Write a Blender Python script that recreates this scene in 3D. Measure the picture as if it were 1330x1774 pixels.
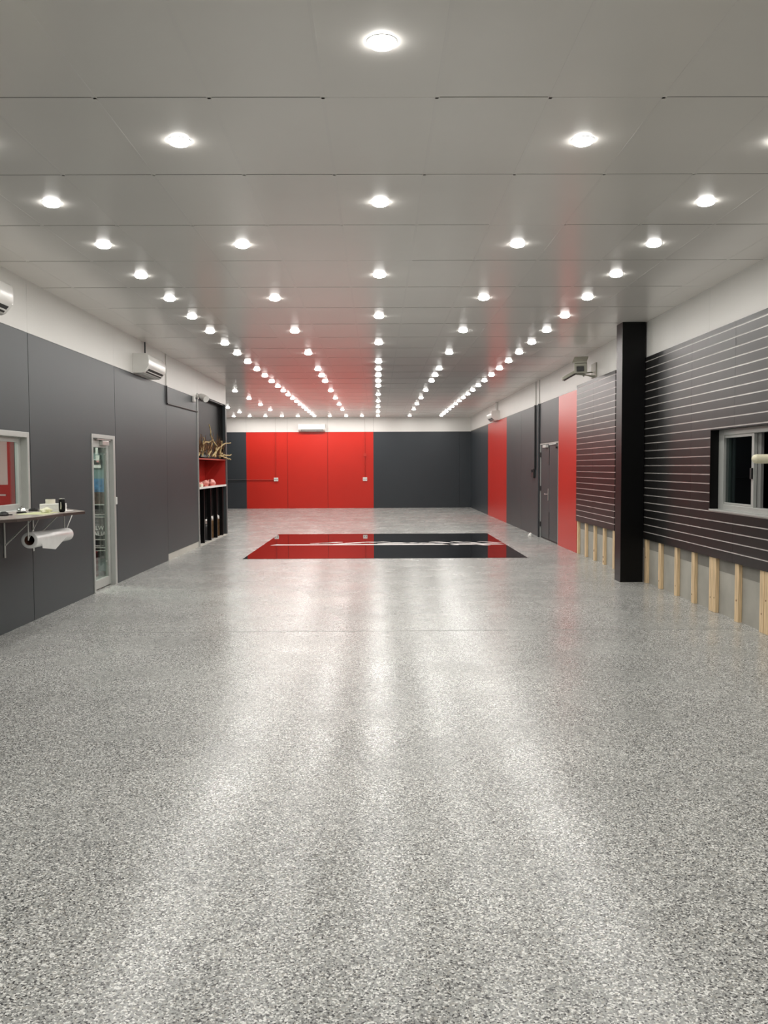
import bpy, bmesh, math, random
from mathutils import Vector, Matrix

# ------------------------------------------------------------------ scene set-up
S = bpy.context.scene
for o in list(bpy.data.objects):
    bpy.data.objects.remove(o)
COL = S.collection
EYE = 1.595
YAW, PITCH, ROLL = 0.0074, 0.0517, -0.0043
FPX = 1502.9
DOWNLIGHT = 26.0           # luminance of every downlight diffuser
BEAM = 8.2                 # watts of every downlight's beam
SPREAD = 180               # beam angle in degrees
S.view_settings.view_transform = 'Standard'
S.view_settings.look = 'None'
S.view_settings.gamma = 1.0
S.view_settings.use_curve_mapping = False
S.view_settings.exposure = 0.14
S.cycles.sample_clamp_indirect = 4.0
S.cycles.max_bounces = 10
S.cycles.diffuse_bounces = 5

cam_data = bpy.data.cameras.new('camera')
cam = bpy.data.objects.new('camera', cam_data)
COL.objects.link(cam)
cam_data.sensor_width = 36.0
cam_data.lens = FPX * 36.0 / 1774.0
cam_data.clip_start = 0.05
cam_data.clip_end = 200


def cam_dir(v):
    x, y, z = v
    c, s = math.cos(ROLL), math.sin(ROLL)
    x, y = c * x - s * y, s * x + c * y
    c, s = math.cos(PITCH), math.sin(PITCH)
    y, z = c * y - s * z, s * y + c * z
    c, s = math.cos(YAW), math.sin(YAW)
    return Vector((c * x + s * z, -s * x + c * z, y))


ax, ay, az = cam_dir((1, 0, 0)), cam_dir((0, 1, 0)), -cam_dir((0, 0, 1))
m = Matrix.Identity(4)
for i in range(3):
    m[i][0], m[i][1], m[i][2] = ax[i], ay[i], az[i]
m[2][3] = EYE
cam.matrix_world = m
S.camera = cam

world = bpy.data.worlds.new('night')
S.world = world
world.use_nodes = True
world.node_tree.nodes['Background'].inputs[0].default_value = (0.01, 0.012, 0.016, 1)
world.node_tree.nodes['Background'].inputs[1].default_value = 0.3


# ------------------------------------------------------------------ materials
def mat(name, col, rough=0.5, metal=0.0, coat=0.0, coat_rough=0.1, spec=0.5, noise=0.0, nscale=3.0,
        bump=0.0, bscale=60.0, emit=None, alpha=None, trans=0.0, stretch=None):
    M = bpy.data.materials.new(name)
    M.use_nodes = True
    nt = M.node_tree
    b = nt.nodes['Principled BSDF']
    b.inputs['Base Color'].default_value = (*col, 1)
    b.inputs['Roughness'].default_value = rough
    b.inputs['Metallic'].default_value = metal
    b.inputs['Coat Weight'].default_value = coat
    b.inputs['Coat Roughness'].default_value = coat_rough
    b.inputs['Specular IOR Level'].default_value = spec
    b.inputs['Transmission Weight'].default_value = trans
    if emit:
        b.inputs['Emission Color'].default_value = (*emit[:3], 1)
        b.inputs['Emission Strength'].default_value = emit[3]
    if noise or bump:
        tc = nt.nodes.new('ShaderNodeTexCoord')
        mp = nt.nodes.new('ShaderNodeMapping')
        if stretch:
            mp.inputs['Scale'].default_value = stretch
        nt.links.new(tc.outputs['Object'], mp.inputs['Vector'])
    if noise:
        n = nt.nodes.new('ShaderNodeTexNoise')
        n.inputs['Scale'].default_value = nscale
        n.inputs['Detail'].default_value = 5
        nt.links.new(mp.outputs[0], n.inputs['Vector'])
        r = nt.nodes.new('ShaderNodeMapRange')
        r.inputs[1].default_value, r.inputs[2].default_value = 0.3, 0.7
        r.inputs[3].default_value, r.inputs[4].default_value = 1 - noise, 1 + noise
        nt.links.new(n.outputs['Fac'], r.inputs[0])
        mx = nt.nodes.new('ShaderNodeVectorMath')
        mx.operation = 'SCALE'
        mx.inputs[0].default_value = col
        nt.links.new(r.outputs[0], mx.inputs['Scale'])
        nt.links.new(mx.outputs[0], b.inputs['Base Color'])
    if bump:
        n2 = nt.nodes.new('ShaderNodeTexNoise')
        n2.inputs['Scale'].default_value = bscale
        nt.links.new(mp.outputs[0], n2.inputs['Vector'])
        bp = nt.nodes.new('ShaderNodeBump')
        bp.inputs['Strength'].default_value = bump
        bp.inputs['Distance'].default_value = 0.002
        nt.links.new(n2.outputs['Fac'], bp.inputs['Height'])
        nt.links.new(bp.outputs[0], b.inputs['Normal'])
    return M


def floor_material():
    M = bpy.data.materials.new('epoxy_flake_floor')
    M.use_nodes = True
    nt = M.node_tree
    b = nt.nodes['Principled BSDF']
    tc = nt.nodes.new('ShaderNodeTexCoord')
    v = nt.nodes.new('ShaderNodeTexVoronoi')
    v.inputs['Scale'].default_value = 165
    nt.links.new(tc.outputs['Object'], v.inputs['Vector'])
    sp = nt.nodes.new('ShaderNodeSeparateColor')
    nt.links.new(v.outputs['Color'], sp.inputs[0])
    cr = nt.nodes.new('ShaderNodeValToRGB')
    cr.color_ramp.interpolation = 'CONSTANT'
    e = cr.color_ramp.elements
    e[0].position, e[0].color = 0.0, (0.03, 0.03, 0.032, 1)
    e[1].position, e[1].color = 0.09, (0.15, 0.15, 0.145, 1)
    for p, c in ((0.20, (0.29, 0.295, 0.285)), (0.46, (0.40, 0.385, 0.345)), (0.53, (0.40, 0.41, 0.395)),
                 (0.72, (0.56, 0.56, 0.535)), (0.85, (0.84, 0.84, 0.81))):
        k = e.new(p)
        k.color = (*c, 1)
    nt.links.new(sp.outputs[0], cr.inputs[0])
    # slow mottling of the coat
    n = nt.nodes.new('ShaderNodeTexNoise')
    n.inputs['Scale'].default_value = 0.9
    n.inputs['Detail'].default_value = 6
    nt.links.new(tc.outputs['Object'], n.inputs['Vector'])
    r = nt.nodes.new('ShaderNodeMapRange')
    r.inputs[1].default_value, r.inputs[2].default_value = 0.3, 0.7
    r.inputs[3].default_value, r.inputs[4].default_value = 0.86, 1.12
    nt.links.new(n.outputs['Fac'], r.inputs[0])
    mx = nt.nodes.new('ShaderNodeVectorMath')
    mx.operation = 'SCALE'
    nt.links.new(cr.outputs[0], mx.inputs[0])
    nt.links.new(r.outputs[0], mx.inputs['Scale'])
    nt.links.new(mx.outputs[0], b.inputs['Base Color'])
    rr = nt.nodes.new('ShaderNodeMapRange')
    rr.inputs[1].default_value, rr.inputs[2].default_value = 0.3, 0.7
    rr.inputs[3].default_value, rr.inputs[4].default_value = 0.22, 0.305
    n3 = nt.nodes.new('ShaderNodeTexNoise')
    n3.inputs['Scale'].default_value = 1.7
    n3.inputs['Detail'].default_value = 4
    nt.links.new(tc.outputs['Object'], n3.inputs['Vector'])
    nt.links.new(n3.outputs['Fac'], rr.inputs[0])
    nt.links.new(rr.outputs[0], b.inputs['Roughness'])
    b.inputs['IOR'].default_value = 1.5
    n2 = nt.nodes.new('ShaderNodeTexNoise')
    n2.inputs['Scale'].default_value = 14
    n2.inputs['Detail'].default_value = 2
    nt.links.new(tc.outputs['Object'], n2.inputs['Vector'])
    bp = nt.nodes.new('ShaderNodeBump')
    bp.inputs['Strength'].default_value = 0.12
    bp.inputs['Distance'].default_value = 0.004
    nt.links.new(n2.outputs['Fac'], bp.inputs['Height'])
    nt.links.new(bp.outputs[0], b.inputs['Normal'])
    return M


def glass_material(name, tint=(0.9, 0.95, 0.93), rough=0.0):
    M = bpy.data.materials.new(name)
    M.use_nodes = True
    nt = M.node_tree
    nt.nodes.remove(nt.nodes['Principled BSDF'])
    out = nt.nodes['Material Output']
    t = nt.nodes.new('ShaderNodeBsdfTransparent')
    t.inputs[0].default_value = (*tint, 1)
    g = nt.nodes.new('ShaderNodeBsdfGlossy')
    g.inputs['Roughness'].default_value = rough
    f = nt.nodes.new('ShaderNodeFresnel')
    geo = nt.nodes.new('ShaderNodeNewGeometry')
    e1 = nt.nodes.new('ShaderNodeMapRange')
    e1.inputs[3].default_value, e1.inputs[4].default_value = 1.45, 1 / 1.45
    nt.links.new(geo.outputs['Backfacing'], e1.inputs[0])
    nt.links.new(e1.outputs[0], f.inputs[0])
    mx = nt.nodes.new('ShaderNodeMixShader')
    nt.links.new(f.outputs[0], mx.inputs[0])
    nt.links.new(t.outputs[0], mx.inputs[1])
    nt.links.new(g.outputs[0], mx.inputs[2])
    nt.links.new(mx.outputs[0], out.inputs[0])
    return M


M = {}
M['floor'] = floor_material()
M['joint'] = mat('floor_joint', (0.33, 0.33, 0.315), 0.4)
M['tile'] = mat('ceiling_tile', (0.83, 0.805, 0.77), 0.20, noise=0.02, nscale=1.2)
M['tbar'] = mat('ceiling_bar', (0.82, 0.795, 0.765), 0.18)
M['gap'] = mat('ceiling_painted_gap_shadow', (0.26, 0.25, 0.235), 0.8)
M['white'] = mat('white_wall', (0.74, 0.725, 0.695), 0.45, noise=0.025, nscale=1.0)
M['grey'] = mat('grey_panel', (0.044, 0.0535, 0.0575), 0.42, spec=0.32, noise=0.06, nscale=0.9)
M['blue_grey'] = mat('blue_grey_panel', (0.037, 0.044, 0.051), 0.36, spec=0.36, noise=0.05, nscale=0.9)
M['red'] = mat('red_panel', (0.55, 0.021, 0.011), 0.32, spec=0.4, noise=0.03, nscale=0.8)
M['alcove'] = mat('alcove_dark_grey', (0.030, 0.031, 0.032), 0.5, spec=0.3, noise=0.06, nscale=2)
M['dark'] = mat('dark_backing', (0.02, 0.02, 0.021), 0.7)
M['black'] = mat('black_satin', (0.003, 0.003, 0.0032), 0.34, spec=0.2, noise=0.1, nscale=2)
M['black_gloss'] = mat('black_gloss', (0.012, 0.012, 0.013), 0.018, spec=0.9)
M['slat'] = mat('slat_board', (0.010, 0.0098, 0.0094), 0.32, spec=0.30, noise=0.08, nscale=1.3)
M['alu'] = mat('aluminium', (0.72, 0.71, 0.68), 0.34, metal=1.0, noise=0.04, nscale=20)
M['frame'] = mat('frame_aluminium', (0.50, 0.51, 0.49), 0.38, metal=0.35, noise=0.03, nscale=9)
M['insert'] = mat('slat_insert', (0.80, 0.78, 0.76), 0.27, metal=0.42, noise=0.1, nscale=4)
M['sash_grey'] = mat('sash_grey', (0.20, 0.20, 0.195), 0.45, noise=0.03, nscale=9)
M['pine'] = mat('pine', (0.74, 0.55, 0.33), 0.6, noise=0.22, nscale=5, stretch=(9, 9, 0.7))
M['knot'] = mat('pine_knot', (0.17, 0.08, 0.035), 0.7)
M['concrete'] = mat('concrete', (0.40, 0.385, 0.34), 0.75, noise=0.16, nscale=2.6, bump=0.2, bscale=30)
M['concrete_top'] = mat('concrete_upper_band', (0.24, 0.23, 0.205), 0.8, noise=0.14, nscale=3.5, bump=0.2, bscale=30)
M['sill'] = mat('pale_plinth', (0.55, 0.54, 0.49), 0.6, noise=0.06, nscale=3)
M['plastic'] = mat('white_plastic', (0.78, 0.77, 0.74), 0.22, noise=0.015, nscale=6)
M['plastic_dark'] = mat('dark_plastic', (0.02, 0.02, 0.02), 0.4, noise=0.1, nscale=9)
M['vent'] = mat('vent_dark', (0.012, 0.012, 0.011), 0.6)
M['beige'] = mat('beige_metal', (0.44, 0.43, 0.36), 0.45, noise=0.06, nscale=12)
M['glass'] = glass_material('clear_glass')
M['glass_green'] = glass_material('greenish_glass', (0.86, 0.94, 0.9))
M['night_glass'] = glass_material('night_glass', (0.5, 0.55, 0.55))
M['lamp'] = mat('downlight_diffuser', (0.9, 0.9, 0.9), 0.5, emit=(1.0, 0.972, 0.925, DOWNLIGHT))
M['ring'] = mat('downlight_ring', (0.85, 0.85, 0.83), 0.4, noise=0.01, nscale=9)
M['stripe'] = mat('floor_stripe', (0.80, 0.76, 0.74), 0.4, spec=0.12, noise=0.1, nscale=3)
M['conduit_dark'] = mat('dark_conduit', (0.018, 0.018, 0.019), 0.4, noise=0.05, nscale=9)
M['conduit_grey'] = mat('grey_conduit', (0.045, 0.05, 0.056), 0.4, noise=0.05, nscale=9)
M['conduit_red'] = mat('red_conduit', (0.50, 0.03, 0.018), 0.4, noise=0.05, nscale=9)
M['conduit_white'] = mat('white_conduit', (0.70, 0.69, 0.66), 0.45, noise=0.02, nscale=9)
M['office_white'] = mat('office_white', (0.8, 0.79, 0.76), 0.6, noise=0.02, nscale=2)
M['office_red'] = mat('office_red', (0.40, 0.025, 0.025), 0.5, noise=0.08, nscale=3)
M['office_dark'] = mat('office_dark', (0.05, 0.055, 0.05), 0.6, noise=0.05, nscale=2)
M['teal'] = mat('teal_grey', (0.20, 0.29, 0.28), 0.4, noise=0.06, nscale=6)
M['poster_blue'] = mat('poster_blue', (0.09, 0.23, 0.42), 0.4, noise=0.45, nscale=14)
M['poster_brown'] = mat('poster_brown', (0.10, 0.065, 0.05), 0.5, noise=0.6, nscale=26)
M['paper'] = mat('paper_white', (0.82, 0.81, 0.78), 0.6, noise=0.03, nscale=12)
M['pink_paper'] = mat('paper_pink', (0.7, 0.30, 0.28), 0.6, noise=0.2, nscale=16)
M['laminate'] = mat('counter_laminate', (0.44, 0.39, 0.355), 0.2, noise=0.06, nscale=4)
M['counter_edge'] = mat('counter_edge', (0.06, 0.045, 0.04), 0.3, noise=0.1, nscale=4)
M['film'] = mat('plastic_film', (0.84, 0.84, 0.83), 0.25, noise=0.05, nscale=12, bump=0.3, bscale=40)
M['card'] = mat('card_tube', (0.16, 0.07, 0.045), 0.8, noise=0.2, nscale=14)
M['chrome'] = mat('chrome', (0.85, 0.85, 0.85), 0.16, metal=1.0)
M['tissue'] = mat('cream_tissue', (0.80, 0.79, 0.60), 0.8, noise=0.06, nscale=18)
M['yellow_sheet'] = mat('pale_yellow_sheet', (0.62, 0.63, 0.38), 0.6, noise=0.05, nscale=12)
M['tape'] = mat('cream_tape', (0.66, 0.63, 0.52), 0.5, noise=0.05, nscale=15)
M['red_box'] = mat('red_board', (0.46, 0.026, 0.018), 0.4, noise=0.06, nscale=2)
M['red_shelf'] = mat('red_shelf', (0.58, 0.10, 0.075), 0.45, noise=0.15, nscale=6)
M['pink'] = mat('pink_wrap', (0.78, 0.33, 0.28), 0.5, noise=0.12, nscale=9)
M['branch'] = mat('dry_branch', (0.48, 0.36, 0.17), 0.8, noise=0.25, nscale=14)
M['twig'] = mat('dry_twig', (0.20, 0.10, 0.045), 0.85, noise=0.3, nscale=14)
M['brown_paper'] = mat('brown_paper', (0.34, 0.20, 0.095), 0.75, noise=0.25, nscale=9)
M['cream'] = mat('cream_tube', (0.78, 0.74, 0.55), 0.45, noise=0.04, nscale=9)


# ------------------------------------------------------------------ mesh helpers
def new_bm():
    return bmesh.new()


def add_box(bm, x0, x1, y0, y1, z0, z1):
    v = [bm.verts.new((x, y, z)) for x in (x0, x1) for y in (y0, y1) for z in (z0, z1)]
    for f in ((0, 1, 3, 2), (4, 6, 7, 5), (0, 4, 5, 1), (2, 3, 7, 6), (0, 2, 6, 4), (1, 5, 7, 3)):
        bm.faces.new([v[i] for i in f])


def add_tube(bm, pts, r, seg=10, caps=True):
    pts = [Vector(p) for p in pts]
    rs = r if isinstance(r, (list, tuple)) else [r] * len(pts)
    rings = []
    for i, p in enumerate(pts):
        d = (pts[min(i + 1, len(pts) - 1)] - pts[max(i - 1, 0)]).normalized()
        a = Vector((0, 0, 1)) if abs(d.z) < 0.9 else Vector((1, 0, 0))
        u = d.cross(a).normalized()
        w = d.cross(u)
        rings.append([bm.verts.new(p + (u * math.cos(2 * math.pi * k / seg) + w * math.sin(2 * math.pi * k / seg)) * rs[i])
                      for k in range(seg)])
    for a, b in zip(rings, rings[1:]):
        for k in range(seg):
            bm.faces.new((a[k], a[(k + 1) % seg], b[(k + 1) % seg], b[k]))
    if caps:
        bm.faces.new(rings[0][::-1])
        bm.faces.new(rings[-1])


def add_lathe(bm, prof, seg=24, centre=(0, 0, 0)):
    cx, cy, cz = centre
    rings = []
    for r, z in prof:
        if r < 1e-6:
            rings.append([bm.verts.new((cx, cy, cz + z))])
        else:
            rings.append([bm.verts.new((cx + r * math.cos(2 * math.pi * k / seg), cy + r * math.sin(2 * math.pi * k / seg), cz + z))
                          for k in range(seg)])
    for a, b in zip(rings, rings[1:]):
        for k in range(seg):
            k2 = (k + 1) % seg
            if len(a) == 1 and len(b) == 1:
                continue
            if len(a) == 1:
                bm.faces.new((a[0], b[k2], b[k]))
            elif len(b) == 1:
                bm.faces.new((a[k], a[k2], b[0]))
            else:
                bm.faces.new((a[k], a[k2], b[k2], b[k]))


def add_prism(bm, poly, z0, z1, axis='z'):
    def P(a, b, c):
        return (a, b, c) if axis == 'z' else ((c, a, b) if axis == 'x' else (a, c, b))
    lo = [bm.verts.new(P(a, b, z0)) for a, b in poly]
    hi = [bm.verts.new(P(a, b, z1)) for a, b in poly]
    n = len(poly)
    bm.faces.new(lo[::-1])
    bm.faces.new(hi)
    for i in range(n):
        j = (i + 1) % n
        bm.faces.new((lo[i], lo[j], hi[j], hi[i]))


def obj(name, bm, material, parent=None, loc=None, smooth=False, bevel=0.0):
    me = bpy.data.meshes.new(name)
    bmesh.ops.recalc_face_normals(bm, faces=bm.faces)
    bm.to_mesh(me)
    bm.free()
    me.materials.append(material)
    if smooth:
        for p in me.polygons:
            p.use_smooth = True
        try:
            me.set_sharp_from_angle(angle=math.radians(40))
        except Exception:
            pass
    o = bpy.data.objects.new(name, me)
    COL.objects.link(o)
    if parent:
        o.parent = parent
    if loc:
        o.location = loc
    if bevel:
        b = o.modifiers.new('bevel', 'BEVEL')
        b.width = bevel
        b.segments = 2
        b.limit_method = 'ANGLE'
    return o


def boxes(name, lst, material, parent=None, bevel=0.0):
    bm = new_bm()
    for b in lst:
        add_box(bm, *b)
    return obj(name, bm, material, parent, bevel=bevel)


def tag(o, label, cat, group=None):
    o['label'] = label
    o['category'] = cat
    if group:
        o['group'] = group
    return o


def thing(name, label, cat, loc=(0, 0, 0), rotz=0.0, group=None):
    o = bpy.data.objects.new(name, None)
    COL.objects.link(o)
    o.empty_display_size = 0.1
    o.location = loc
    o.rotation_euler = (0, 0, rotz)
    return tag(o, label, cat, group)


def struct(o, label=None, cat=None):
    o['kind'] = 'structure'
    if label:
        o['label'] = label
    if cat:
        o['category'] = cat
    return o


def dup(root, loc, rotz=None, label=None):
    r = root.copy()
    COL.objects.link(r)
    r.location = loc
    if rotz is not None:
        r.rotation_euler = (0, 0, rotz)
    if label:
        r['label'] = label
    for ch in list(root.children):
        c = ch.copy()
        COL.objects.link(c)
        c.parent = r
        for g in list(ch.children):
            d = g.copy()
            COL.objects.link(d)
            d.parent = c
    return r


ORD = ['nearest', 'second', 'third', 'fourth', 'fifth', 'sixth', 'seventh', 'eighth', 'ninth', 'tenth', 'eleventh',
       'twelfth', 'thirteenth', 'fourteenth', 'fifteenth', 'sixteenth', 'seventeenth', 'eighteenth', 'nineteenth',
       'twentieth', 'twenty-first', 'twenty-second', 'twenty-third', 'twenty-fourth', 'twenty-fifth', 'twenty-sixth']

XL, XR, H, YF, YB = -3.613, 3.655, 3.54, 33.9, -5.0
YC = 20.82           # where the left wall ends and the room widens
XW = -8.0

# ------------------------------------------------------------------ floor
fl = struct(boxes('floor', [(XW - .1, XR + .2, YB - .1, YF + .2, -0.12, 0)], M['floor']),
            'grey flake epoxy floor with a glossy coat running the whole hall', 'floor')
boxes('joint', [(XL + .02, XR - .1, 8.38, 8.40, 0, 0.0012)], M['joint'], fl)

# ------------------------------------------------------------------ ceiling
ce = struct(boxes('ceiling', [(XW - .1, XR + .2, YB - .1, YF + .2, H, H + .12)], M['tile']),
            'suspended ceiling of off-white rectangular tiles with rows of downlights', 'ceiling')
bm = new_bm()
for i in range(-15, 9):
    x = -1.477 + 0.6 * i
    if x < XR:
        add_box(bm, x - .009, x + .009, YB, YF, H - .0012, H + .002)
Y0, DY = 4.684, 1.205
rows = [Y0 + DY * k for k in range(-8, 24)]
for y in rows:
    add_box(bm, XW, XR, y - .009, y + .009, H - .0012, H + .002)
obj('ceiling_grid', bm, M['tbar'], ce)
random.seed(4)
bm = new_bm()
for y in rows:
    for i in range(-15, 9):
        x = -1.477 + 0.6 * i
        x1 = min(x + .585, XR)
        if x + .015 < x1 and random.random() < .93:
            add_box(bm, x + .015, x1, y - .0145, y - .0085 + random.uniform(-.003, .0), H - .0016, H + .002)
obj('painted_gap_shadow', bm, M['gap'], ce)  # dark strips stand in for the shadow along the tile gaps

# ------------------------------------------------------------------ left wall
T = 0.013
wl = struct(boxes('wall_left', [
    (XL - .15, XL - T, YB, 7.40, 0, H), (XL - .15, XL - T, 7.40, 9.04, 0, 1.14), (XL - .15, XL - T, 7.40, 9.04, 1.97, H),
    (XL - .15, XL - T, 9.04, 11.02, 0, H), (XL - .15, XL - T, 11.02, 11.98, 2.04, H), (XL - .15, XL - T, 11.98, 17.55, 0, H),
    (XL - .15, XL - T, 17.55, YC, 3.09, H)], M['dark']),
    'long left wall clad in dark grey panels below a white band', 'wall')
ys = [YB, 3.05, 6.05, 9.085, 12.04, 14.96, 17.55, YC]
for a, b in zip(ys, ys[1:]):
    z0 = 3.0 if b < 18 else 3.09
    boxes('white_panel', [(XL - T, XL, a + .002, b - .002, z0, H)], M['white'], wl)
g = .006


def lp(lst, mt='grey'):
    o = boxes('wall_panel', [(XL - T, XL, a, b, c, d) for a, b, c, d in lst], M[mt], wl)
    return o


lp([(YB, 3.05 - g, 0, 2.997)])
lp([(3.05 + g, 6.05 - g, 0, 2.997)])
lp([(6.05 + g, 7.41, 0, 2.997), (7.41, 9.03, 0, 1.13), (7.41, 9.03, 1.965, 2.997), (9.03, 9.085 - g, 0, 2.997)])
lp([(9.085 + g, 11.01, 0, 2.997), (11.01, 11.995, 2.035, 2.997), (11.995, 12.04 - g, 2.035, 2.997)])
lp([(11.985, 12.04 - g, 0, 2.035), (12.04 + g, 14.955, 0, 2.997)])
lp([(14.965, 17.50, .115, 2.997)])
boxes('plinth', [(XL - T, XL - .006, 14.965, 17.55, 0, .11)], M['sill'], wl)

# side return beyond the left wall and the far left of the hall
wr = struct(boxes('wall_return', [(XW, XL - .02, YC + .02, YC + .14, 0, H)], M['white']),
            'white wall turning left where the hall widens', 'wall')
struct(boxes('wall_annex', [(XW - .15, XW, YC, YF, 0, H)], M['blue_grey']), 'grey wall of the wider far left end', 'wall')
struct(boxes('wall_front', [(XW, XR + .2, YB - .15, YB, 0, H)], M['alcove']), 'dark roller door wall closing the near end', 'wall')

# ------------------------------------------------------------------ far wall
wb = struct(boxes('wall_back', [(XW, XR + .2, YF + T, YF + .2, 0, H)], M['dark']),
            'far wall with a wide red panel between dark grey panels', 'wall')
for a, b in ((XW, -5.10), (-5.10, -3.50), (-3.50, -1.935), (-1.935, -.153), (-.153, XR)):
    boxes('white_panel', [(a + .002, b - .002, YF, YF + T, 2.972, H)], M['white'], wb)
for a, b in ((XW, -5.10), (-.153, 3.205), (3.213, XR)):
    boxes('wall_panel', [(a, b, YF, YF + T, 0, 2.967)], M['blue_grey'], wb)
for a, b in ((-5.10, -3.505), (-3.495, -1.94), (-1.93, -.153)):
    boxes('wall_panel', [(a, b, YF, YF + T, 0, 2.967)], M['red'], wb)['label'] = 'red panel'

# ------------------------------------------------------------------ right wall
wrt = struct(boxes('wall_right', [
    (XR + .042, XR + .25, YB, 7.60, 0, H), (XR + .042, XR + .25, 7.60, 9.48, 0, 1.12), (XR + .042, XR + .25, 7.60, 9.48, 1.985, H),
    (XR + .042, XR + .25, 9.48, 15.9, 0, H), (XR + T, XR + .25, 15.9, 17.50, 0, H),
    (XR + T, XR + .25, 17.50, 19.50, 2.10, H), (XR + T, XR + .25, 19.50, YF + .2, 0, H)], M['concrete']),
    'right wall, white band on top, bare concrete behind pine studs at its foot', 'wall')
boxes('upper_band', [(XR + .040, XR + .042, YB, 15.88, .46, .62)], M['concrete_top'], wrt)  # darker band across the top of the bare concrete
for a, b in ((YB, 2.4), (2.4, 6.0), (6.0, 9.6), (9.6, 13.2), (13.2, 15.9)):
    boxes('white_panel', [(XR, XR + .042, a + .002, b - .002, 3.06, H)], M['white'], wrt)
for a, b in ((15.9, 19.75), (19.75, 22.07), (22.07, 24.56), (24.56, 28.68), (28.68, YF)):
    boxes('white_panel', [(XR, XR + T, a + .002, b - .002, 3.0, H)], M['white'], wrt)
boxes('wall_panel', [(XR, XR + T, 15.90, 17.52, 0, 2.997)], M['red'], wrt)['label'] = 'red panel'
boxes('wall_panel', [(XR, XR + T, 17.525, 19.47, 2.11, 2.997)], M['grey'], wrt)
boxes('wall_panel', [(XR, XR + T, 19.50, 22.065, 0, 2.997)], M['grey'], wrt)
boxes('wall_panel', [(XR, XR + T, 22.075, 24.56, 0, 2.997)], M['grey'], wrt)
boxes('wall_panel', [(XR, XR + T, 24.56, 28.68, 0, 2.985)], M['red'], wrt)['label'] = 'red panel'
boxes('wall_panel', [(XR, XR + T, 28.68, YF, 0, 2.975)], M['blue_grey'], wrt)

# double door in the right wall
d2 = struct(boxes('door_2', [(XR - .002, XR + .10, 19.455, 19.485, 0, 2.10), (XR - .002, XR + .10, 17.53, 17.56, 0, 2.10),
                             (XR - .002, XR + .10, 17.56, 19.455, 2.075, 2.10)], M['frame']),
            'grey double door in a pale metal frame beside the red panel', 'door')
for a, b in ((17.565, 18.503), (18.511, 19.45)):
    boxes('door_leaf', [(XR + .012, XR + .055, a, b, .035, 2.07)], M['grey'], d2, bevel=.002)
boxes('threshold', [(XR + .02, XR + .09, 17.56, 19.455, 0, .03)], M['vent'], d2)
boxes('door_closer', [(XR - .05, XR + .010, 18.62, 18.95, 2.0, 2.06), (XR - .02, XR + .010, 17.75, 18.42, 2.045, 2.068)], M['plastic'], d2, bevel=.004)
boxes('door_bracket', [(XR - .03, XR + .012, 17.66, 17.80, 1.965, 2.0)], M['plastic_dark'], d2)
boxes('flush_bolt', [(XR + .004, XR + .012, 18.50, 18.54, 1.62, 2.04), (XR + .004, XR + .012, 18.495, 18.52, .06, .62)], M['plastic_dark'], d2)
hd = boxes('door_handle', [(XR - .004, XR + .012, 18.535, 18.585, .86, 1.12)], M['alu'], d2, bevel=.003)
bm = new_bm()
add_tube(bm, [(XR + .005, 18.56, 1.0), (XR - .05, 18.56, 1.0), (XR - .055, 18.70, 1.0)], .011)
obj('lever', bm, M['chrome'], hd, smooth=True)
boxes('hinge', [(XR - .006, XR + .012, 19.43, 19.46, z, z + .11) for z in (.25, 1.05, 1.8)], M['plastic_dark'], d2)

# ------------------------------------------------------------------ left window (window_1)
w1 = struct(boxes('window_1', [
    (XL - .12, XL + .012, 7.40, 7.47, 1.14, 1.97), (XL - .12, XL + .012, 8.985, 9.035, 1.14, 1.97),
    (XL - .12, XL + .012, 7.47, 8.985, 1.915, 1.97), (XL - .12, XL + .012, 7.47, 8.985, 1.14, 1.18)], M['frame'], bevel=.004),
    'aluminium service window in the left wall above the counter', 'window')
boxes('sash_frame', [(XL - .10, XL - .06, 8.935, 8.985, 1.18, 1.915), (XL - .10, XL - .06, 8.20, 8.25, 1.18, 1.915),
                     (XL - .10, XL - .06, 8.25, 8.935, 1.865, 1.915), (XL - .10, XL - .06, 8.25, 8.935, 1.18, 1.235)], M['frame'], w1, bevel=.003)
boxes('pane', [(XL - .083, XL - .077, 8.24, 8.94, 1.23, 1.87)], M['glass'], w1)
boxes('pane', [(XL - .113, XL - .107, 7.47, 8.24, 1.18, 1.915)], M['glass'], w1)

# glass door in the left wall (door_1)
d1 = struct(boxes('door_1', [(XL - .12, XL + .010, 11.02, 11.07, 0, 2.035), (XL - .12, XL + .010, 11.90, 11.985, 0, 2.035),
                             (XL - .12, XL + .010, 11.07, 11.90, 1.985, 2.035)], M['frame'], bevel=.003),
            'aluminium framed glass door in the grey left wall', 'door')
lf = boxes('door_leaf', [(XL - .095, XL - .05, 11.075, 11.145, .015, 1.975), (XL - .095, XL - .05, 11.80, 11.89, .015, 1.975),
                         (XL - .095, XL - .05, 11.145, 11.80, 1.87, 1.975), (XL - .095, XL - .05, 11.145, 11.80, .015, .13)], M['frame'], d1, bevel=.003)
boxes('pane', [(XL - .078, XL - .070, 11.14, 11.81, .125, 1.875)], M['glass_green'], lf)
boxes('door_closer', [(XL - .05, XL - .005, 11.50, 11.78, 1.90, 1.96), (XL - .03, XL - .01, 11.30, 11.86, 1.965, 1.985)], M['alu'], d1, bevel=.004)
bm = new_bm()
add_tube(bm, [(XL - .02, 11.70, .28), (XL - .02, 11.70, 1.84)], .016, 12)
add_tube(bm, [(XL - .055, 11.70, .34), (XL - .02, 11.70, .34)], .012, 8)
add_tube(bm, [(XL - .055, 11.70, 1.78), (XL - .02, 11.70, 1.78)], .012, 8)
obj('pull_handle', bm, M['frame'], d1, smooth=True)
boxes('lock_keep', [(XL + .008, XL + .028, 11.945, 11.985, 1.10, 1.20)], M['plastic'], d1, bevel=.003)

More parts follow.
